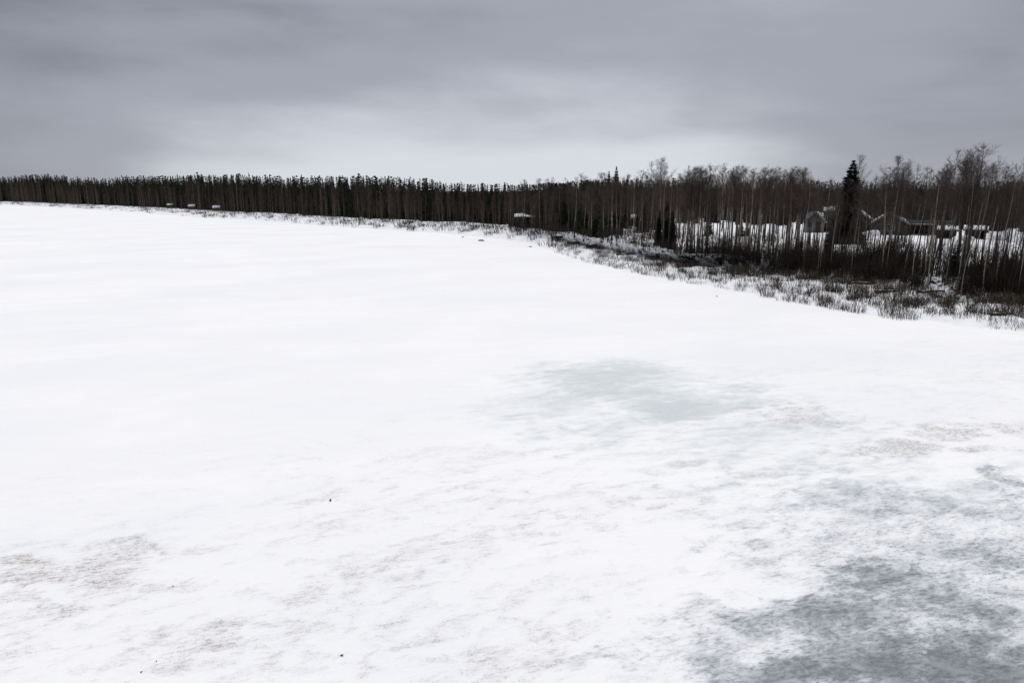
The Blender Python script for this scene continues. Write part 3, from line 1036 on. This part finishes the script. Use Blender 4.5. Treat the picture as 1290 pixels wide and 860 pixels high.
sp = []
for i in range(3600):
    px = 690 + 680 * R.random(); s = R.random() ** .85 * 1.0
    if mnoise.noise(Vector((px * .06, s * 5, 9))) < R.uniform(-.3, .3):
        continue
    if px > 1130 and s < .35 * sm(1130, 1240, px) and R.random() < .85:
        continue
    sp.append((land(px, s), R.uniform(.35, .85), R.uniform(.5, 1.1)))
brush('dry_stems', 'fine dry stems and sedge between the willow clumps below the bank', 'dry stems', sp, M['willow'])
sp = []
for i in range(1500):
    px = -40 + 740 * R.random()
    s = R.uniform(.12, 2.0)
    if mnoise.noise(Vector((px * .09, s * 3, 4))) < R.uniform(-.15, .4) - .25 * sm(1.0, 1.6, s):
        continue
    sp.append((land(px, s), R.uniform(.5, 1.5), R.uniform(1.4, 4.0)))
brush('shore_brush', 'low dark brush scattered along the snowy foot of the far forest', 'brush', sp, M['thicket'])
sp = []
for i in range(2000):
    px = 620 + 760 * R.random()
    s = R.uniform(1.9, 2.5) if px > 860 else R.uniform(1.9, 2.9)
    if px > 860 and R.random() < sm(2.0, 2.25, s) * (.55 if px < 1010 else .8):
        continue
    sp.append((land(px, s), R.uniform(.7, 1.9), R.uniform(1.0, 1.8)))
for i in range(220):
    px = 960 + 440 * R.random()
    sp.append((land(px, R.uniform(1.9, 2.55)), R.uniform(1.6, 4.2), R.uniform(.7, 1.3)))
brush('undergrowth', 'dark leafless undergrowth among the trunks above the bank', 'undergrowth', sp, M['thicket'])


# ---------------------------------------------------------------- houses
def gable_house(name, label, p, rz, w, l, wall_h, rise, wm, door=None, windows=(), snow=(), over=.35, cat='house', trim=True, chimney=False):
    """gable end on -y, ridge along y; windows: (x, z, width, height) on the gable end"""
    o = obj(name, None, loc=tuple(p), rz=rz)
    tag(o, label, cat)
    b = TB()
    b.prism([(-w / 2, -.4), (w / 2, -.4), (w / 2, wall_h), (0, wall_h + rise), (-w / 2, wall_h)], 0, l)
    obj('wall', b.mesh('wall', wm), o)
    th = .14
    k = rise / (w / 2)
    for sg in (-1, 1):
        b = TB()
        xo = sg * (w / 2 + over)
        pl = [(0, wall_h + rise + .01), (xo, wall_h - k * over + .01), (xo, wall_h - k * over + th), (0, wall_h + rise + th + .02)]
        b.prism(pl if sg < 0 else pl[::-1], -over, l + over)
        ro = obj('roof', b.mesh('roof', M['roof']), o)
        if trim:
            b = TB()
            pl = [(sg * .0, wall_h + rise - .10), (xo, wall_h - k * over - .10), (xo, wall_h - k * over + th + .03), (sg * .0, wall_h + rise + th + .04)]
            b.prism(pl if sg < 0 else pl[::-1], -over - .06, -over - .005)
            obj('bargeboard', b.mesh('bargeboard', M['trim']), ro)
        for (f0, f1, y0, y1, d_) in [q_[1:] for q_ in snow if q_[0] == sg]:
            b = TB()
            rr = random.Random(int(f0 * 100 + y0 * 10))
            ny = 7
            for a in range(ny):
                ya, yb = y0 + (y1 - y0) * a / ny, y0 + (y1 - y0) * (a + 1) / ny + .02
                ga, gb = f0 + rr.uniform(0, .12), f1 - rr.uniform(0, .14)
                xa, xb = sg * (w / 2 + over) * ga, sg * (w / 2 + over) * gb
                za, zb = wall_h + rise + th + .02 - k * abs(xa), wall_h + rise + th + .02 - k * abs(xb)
                pl = [(xa, za + .004), (xb, zb + .004), (xb, zb + d_ * .6), (xa + (xb - xa) * .4, za + (zb - za) * .4 + d_ * rr.uniform(.9, 1.2)), (xa, za + d_ * .7)]
                b.prism(pl if sg < 0 else pl[::-1], ya, yb)
            sn = obj('snow', b.mesh('snow', M['snowpart']), ro)
    if chimney:
        b = TB(); b.box(.5, 1.0, l * .5, l * .5 + .5, wall_h + rise * .4, wall_h + rise + .75)
        obj('chimney', b.mesh('chimney', M['stone']), o)
    if door:
        x, dw, dh = door
        b = TB(); b.box(x - dw / 2, x + dw / 2, -.045, -.003, .02, dh)
        dd = obj('door', b.mesh('door', M['wood_brown']), o)
        b = TB(); b.box(x + dw * .32, x + dw * .32 + .04, -.10, -.047, dh * .48, dh * .48 + .12)
        obj('handle', b.mesh('handle', M['trim']), dd)
    for x, z, ww, hh in windows:
        b = TB(); f = .09
        b.box(x - ww / 2 - f, x - ww / 2, -.07, -.003, z - f, z + hh + f)
        b.box(x + ww / 2, x + ww / 2 + f, -.07, -.003, z - f, z + hh + f)
        b.box(x - ww / 2, x + ww / 2, -.068, -.003, z - f, z)
        b.box(x - ww / 2, x + ww / 2, -.068, -.003, z + hh, z + hh + f)
        b.box(x - .025, x + .025, -.06, -.003, z, z + hh)
        wi = obj('window', b.mesh('window_frame', M['trim']), o)
        for sg in (-1, 1):
            b = TB()
            xa, xb = (x - ww / 2, x - .025) if sg < 0 else (x + .025, x + ww / 2)
            b.box(xa, xb, -.03, -.004, z, z + hh)
            obj('pane', b.mesh('pane', M['pane']), wi)
    return o


def place(px, py, z):
    p = g(px, py, z)
    return p


def ground_z(px, s):
    return land(px, s)


def at_frame(px, dist_s):
    p = land(px, dist_s); p[2] -= .05
    return p


def facing(p, extra=0.0):
    return -math.atan2(p[0], p[1]) + extra


def scale_px(p):
    return (p[1] * CP) / FOC      # metres per photograph pixel there


# cottage with a gabled porch
p = at_frame(1062, 2.97); k = scale_px(p)
h = gable_house('cottage', 'small dark cottage with patchy snow on its ridge, left of the big spruce', p, facing(p, math.pi / 2), 5.0, 6.2, 2.15, 1.75, M['wood_dark'],
                snow=((-1, .02, .42, .2, 3.4, .16), (-1, .45, .98, 3.3, 5.9, .13), (1, .0, .9, .2, 6.0, .16)))
hp = at_frame(1024, 2.88)
gable_house('porch_cabin', 'pale-fronted little cabin with a snow-laden gable roof in front of the cottage', hp, facing(hp), 2.9, 3.0, 2.0, 1.25, M['wood_pale'],
            door=(.55, .85, 1.85), windows=((-.7, .9, .7, .8),), snow=((-1, .05, 1, -.3, 3.2, .20), (1, .05, .9, -.3, 3.2, .18)), cat='cabin')
# two gabled houses
p = at_frame(1077, 2.93)
gable_house('gabled_house', 'dark gabled house with snow streaks on its slope, tucked behind the big spruce', p, facing(p), 4.7, 6.5, 1.9, 1.75, M['wood_grey'],
            windows=((.9, .8, .9, .8),), snow=((1, .05, .98, -.3, 6.6, .12), (-1, .05, .98, 0, 6.4, .12)))
p = at_frame(1118, 2.90)
gable_house('gabled_house', 'grey gabled house with pale bargeboards standing beside the long low shed', p, facing(p), 5.0, 7.0, 1.85, 1.55, M['wood_grey'],
            door=(1.5, .9, 1.7), windows=((-1.2, .75, 1.0, .85), (.2, .75, .9, .85)), snow=((-1, .1, .95, -.3, 7.1, .10), (1, .55, .95, 1, 6.4, .08)), chimney=True)


def lean_to(name, label, p, rz, w, dpt, hf, hb, posts, snow=False, cat='shed', wm='wood_dark', open_=False):
    o = obj(name, None, loc=tuple(p), rz=rz)
    tag(o, label, cat)
    b = TB(); b.box(-w / 2, w / 2, dpt - .1, dpt, -.4, hb if not open_ else 1.0)
    obj('back_wall', b.mesh('back_wall', M[wm]), o)
    for sx_ in ((-1, 1) if not open_ else ()):
        b = TB()
        pl = [(0.0, -.4), (dpt - .103, -.4), (dpt - .103, hb - .01), (0.0, hf - .01)]
        x0 = -w / 2 if sx_ < 0 else w / 2 - .1
        kk = len(b.v)
        b.v += [(x0, y, z) for y, z in pl] + [(x0 + .1, y, z) for y, z in pl]
        b.f += [(0, 2, 1), (0, 3, 2), (4, 5, 6), (4, 6, 7)]
        for j in range(4):
            a, c_ = j, (j + 1) % 4
            b.f += [(a, c_, c_ + 4), (a, c_ + 4, a + 4)]
        b.m = [0] * len(b.f)
        obj('side_wall', b.mesh('side_wall', M[wm]), o)
    if open_:
        for sx_ in (-1, 1):
            b = TB(); b.box(sx_ * w / 2 - .07, sx_ * w / 2 + .07, dpt - .3, dpt - .12, -.4, hb - .02)
            obj('post', b.mesh('post', M['wood_grey']), o)
    for i in range(posts):
        x = -w / 2 + .2 + (w - .4) * i / max(1, posts - 1)
        b = TB(); b.box(x - .07, x + .07, -.16, -.02, -.4, hf - .02)
        obj('post', b.mesh('post', M['wood_grey']), o)
    b = TB()
    sl = (hb - hf) / dpt
    k_ = .4
    b.v = [(x, y, z) for x in (-w / 2 - .25, w / 2 + .25) for y, z in ((-k_, hf - sl * k_), (dpt + .2, hb + sl * .2), (dpt + .2, hb + sl * .2 + .12), (-k_, hf - sl * k_ + .12))]
    b.f = [(0, 1, 2), (0, 2, 3), (4, 6, 5), (4, 7, 6), (0, 4, 5), (0, 5, 1), (3, 2, 6), (3, 6, 7), (0, 3, 7), (0, 7, 4), (1, 5, 6), (1, 6, 2)]
    b.m = [0] * 12
    ro = obj('roof', b.mesh('roof', M['roof']), o)
    b = TB(); b.box(-w / 2 - .25, w / 2 + .25, -k_ - .05, -k_ - .004, hf - sl * k_ - .05, hf - sl * k_ + .14)
    obj('fascia', b.mesh('fascia', M['trim'] if not snow else M['wood_grey']), ro)
    if snow:
        b = TB()
        n = 8
        rr = random.Random(int(w * 10))
        for i in range(n):
            x0, x1 = -w / 2 - .2 + (w + .4) * i / n, -w / 2 - .2 + (w + .4) * (i + 1) / n
            t0 = rr.uniform(.13, .26)
            ya, yb = -k_ + .05, dpt + .1
            za, zb = hf - sl * k_ + .125, hb + sl * .1 + .125
            kk = len(b.v)
            b.v += [(x, y, z) for x in (x0, x1) for y, z in ((ya, za), (yb, zb), (yb, zb + t0), (ya, za + t0 * .8))]
            b.f += [tuple(kk + j for j in t_) for t_ in ((0, 1, 2), (0, 2, 3), (4, 6, 5), (4, 7, 6), (3, 2, 6), (3, 6, 7), (0, 3, 7), (0, 7, 4), (1, 5, 6), (1, 6, 2))]
        b.m = [0] * len(b.f)
        obj('snow', b.mesh('snow', M['snowpart']), ro)
    return o


p = at_frame(1162, 2.95)
lean_to('open_shed', 'long low open-fronted shed with pale fascia next to the grey gabled house', p, facing(p), 7.0, 4.0, 1.75, 2.1, 5)
p = at_frame(1190, 2.86)
lean_to('wood_shelter', 'small dark shelter with a snow-covered roof at the end of the open shed', p, facing(p), 2.4, 1.8, 1.25, 1.45, 2, True)
p = at_frame(1226, 2.90)
lean_to('wood_shelter', 'low dark shelter with a greyish snow roof standing alone by the forest', p, facing(p), 2.6, 2.0, 1.2, 1.45, 2, True, wm='wood_brown')
# hut by the shore
p = at_frame(633, 2.04)
lean_to('shore_hut', 'small open hut on posts with a snow-white flat roof in the birch wood', p, facing(p), 4.4, 3.0, 2.2, 2.5, 4, True, cat='hut', wm='wood_brown', open_=True)
p = at_frame(772, 2.25)
gable_house('grey_shed', 'plain grey board shed half hidden by birches on the snowy slope', p, facing(p, .25), 3.2, 3.0, 1.9, .6, M['wood_dark'], door=(.6, .9, 1.8), cat='shed', trim=False)
p = at_frame(802, 2.85)
gable_house('log_store', 'low dark outbuilding under snow deep among the wood by the broad spruce', p, facing(p, math.pi / 2), 2.4, 2.4, 1.3, .6, M['wood_dark'], snow=((-1, .05, .95, .1, 2.3, .16), (1, .05, .95, .1, 2.3, .16)), cat='shed', trim=False)
# cabins far along the shore
for px, sc, lab in ((178, .34, 'tiny far cabin with a white roof, farthest along the forested shore'), (204, .38, 'tiny far cabin with a white roof, between the other two shore cabins'),
                    (233, .38, 'tiny far cabin with a white roof, closest to the birch wood of three')):
    p = at_frame(px, 2.08); p[2] += .3
    gable_house('shore_cabin', lab, p, facing(p, math.pi / 2 - .3), 5.0 * sc, 7.0 * sc, 2.3 * sc, 1.6 * sc, M['wood_brown'], windows=((0, .9, 1.0, .9),),
                snow=((-1, .05, .97, 0, 7.0 * sc, .22), (1, .05, .97, 0, 7.0 * sc, .22)), cat='cabin', trim=False)


# ---------------------------------------------------------------- logs, stones, snow heaps, debris
def blob_mesh(name, seed, m, sx, sy, sz, rough=.25, sub=2, capm=None):
    import bmesh
    bm = bmesh.new()
    bmesh.ops.create_icosphere(bm, subdivisions=sub, radius=1.0)
    for v in bm.verts:
        k = 1 + rough * mnoise.noise(v.co * 1.3 + Vector((seed * 3.7, seed, 1))) + rough * .5 * mnoise.noise(v.co * 3.1 + Vector((seed, 2, seed)))
        v.co = Vector((v.co.x * sx * k, v.co.y * sy * k, v.co.z * sz * k))
    me = bpy.data.meshes.new(name)
    bm.to_mesh(me); bm.free()
    me.materials.append(m)
    for p_ in me.polygons:
        p_.use_smooth = True
    return me


def log_mesh(seed, L, r_):
    rr = random.Random(seed); b = TB()
    n = 7
    b.tube([(L * (i / n - .5), .12 * rr.uniform(-1, 1), r_ * .5 + .10 * rr.uniform(-.3, 1)) for i in range(n + 1)], [r_ * (1 - .6 * i / n) for i in range(n + 1)], 8, cap=True)
    for i in range(5):
        x = L * rr.uniform(-.2, .45)
        b.tube([(x, 0, r_ * .5), (x + rr.uniform(.2, .6), rr.uniform(-.7, .7), rr.uniform(.3, .9))], [.03, .006], 4, tip=True)
    return b


def snow_strip(seed, L, r_):
    rr = random.Random(seed); b = TB(); n = 7
    b.tube([(L * .8 * (i / n - .5) - .1 * L, .03 * rr.uniform(-1, 1), r_ * 1.28) for i in range(n + 1)],
           [.02] + [r_ * .62 * rr.uniform(.6, 1) * (1 - .5 * i / n) for i in range(1, n)] + [.02], 6, cap=True)
    return b


for i, (px, s, L, rz, lab) in enumerate((
        (728, 1.1, 5.2, .9, 'thick dark fallen log slanting down the snowy slope below the grey shed'),
        (752, 1.2, 4.6, .85, 'dark fallen log with snow on its back beside the grey shed'),
        (706, 1.3, 4.5, 1.0, 'long dead trunk lying at the wood edge among brush'),
        (792, .85, 4.2, .7, 'short dead trunk lying low in front of the broad spruce'),
        (1120, .72, 2.6, .6, 'long black log lying flat on the snow below the thicket'),
        (1085, .90, 2.6, .5, 'short black log at the foot of the thicket, under the gabled houses'),
        (1178, .92, 3.4, .75, 'fallen stem jutting out of the thicket onto snow'),
        (1262, .45, 1.8, .7, 'dark driftwood trunk lying by the ice among willow clumps'))):
    p = land(px, s)
    o = obj('fallen_log', None, loc=tuple(p), rz=facing(p, rz))
    tag(o, lab, 'log', 'fallen logs on the bank')
    r_ = .12 + .02 * (i % 3) + (.14 if i < 3 else 0)
    lo = obj('stem', log_mesh(i, L, r_).mesh('stem', M['log']), o)
    obj('snow', snow_strip(i, L, r_).mesh('snow', M['snowpart'], True), o)

for i, (px, py, r_, lab) in enumerate((
        (606, 303.5, .5, 'grey boulder with a snow cap sitting out on the ice before the hut'),
        (583, 299, .3, 'small dark stone on the ice edge near the snow-capped boulder'),
        (668, 311, .3, 'dark stone on the ice below the forked birch'),
        (530, 291, .4, 'dark stone by the far shore, away from the hut'),
        (655, 303, .3, 'little stone on the ice between the hut and the wood'))):
    p = g(px, py, 0)
    o = obj('boulder', None, loc=(p[0], p[1], -.05), rz=i)
    tag(o, lab, 'stone')
    obj('stone', blob_mesh('stone', i, M['stone'], r_ * 1.3, r_, r_ * .62), o)
    sn = obj('snow_cap', blob_mesh('snow_cap', i + 20, M['snowpart'], r_ * .8, r_ * .62, r_ * .2, .3), o)
    sn.location = (0, 0, r_ * .58)

for i, (px, s, r_, lab) in enumerate((
        (1211, 2.85, 1.0, 'bright heap of cleared snow between the two low shelters'),
        (1268, 2.9, 1.6, 'broad snow heap at the forest edge beyond the low shelters'),
        (1284, 2.86, 1.2, 'smaller snow heap next to the broad one at the forest edge'),
        (1097, 2.84, 1.1, 'snow heap between the two gabled houses'))):
    p = land(px, s)
    tag(obj('snow_heap', blob_mesh('snow_heap', 40 + i, M['snowpart'], r_ * 1.4, r_, r_ * .75, .3, 3), loc=tuple(p)), lab, 'snow heap')


def cone_mesh(seed):
    """a shed spruce cone: overlapping scales round a spindle"""
    rr = random.Random(seed); b = TB()
    b.tube([(-.05, 0, 0), (-.03, 0, 0), (.02, 0, 0), (.055, 0, 0)], [.008, .018, .016, .004], 7, cap=True)
    for i in range(9):
        x = -.045 + .0105 * i
        rr_ = .022 * math.sin(math.pi * (i + 1.6) / 11.5) + .004
        for j in range(7):
            a = 6.28 * (j + .5 * (i % 2)) / 7
            c_, s_ = math.cos(a), math.sin(a)
            c2, s2 = math.cos(a + .42), math.sin(a + .42)
            c3, s3 = math.cos(a - .42), math.sin(a - .42)
            b.tri((x - .008, rr_ * .7 * c3, rr_ * .7 * s3), (x - .008, rr_ * .7 * c2, rr_ * .7 * s2), (x + .012, rr_ * 1.25 * c_, rr_ * 1.25 * s_))
    return b


CONE = cone_mesh(1).mesh('fallen_cone', M['clod'])
for px, py, sc, lab in ((416, 629.5, 1.6, 'lone dark fallen cone on clean snow, far from the brown streaks'),
                        (430.5, 824.5, 1.0, 'dark fallen cone on pale granular snow near the grey slush'),
                        (178, 845.5, .7, 'small dark fallen cone near the brownish granular band'),
                        (197, 832, .55, 'tiny dark fallen cone close to another in the brownish band'),
                        (218, 737.5, .6, 'tiny dark fallen cone at the end of the brown streak'),
                        (903, 373, 2.6, 'dark bit of litter on bare snow off the willow clumps')):
    p = g(px, py, .02 * sc)
    tag(obj('fallen_cone', CONE, loc=tuple(p), rz=R.uniform(0, 6.28), sc=sc * .65), lab, 'cone', 'litter on the ice')
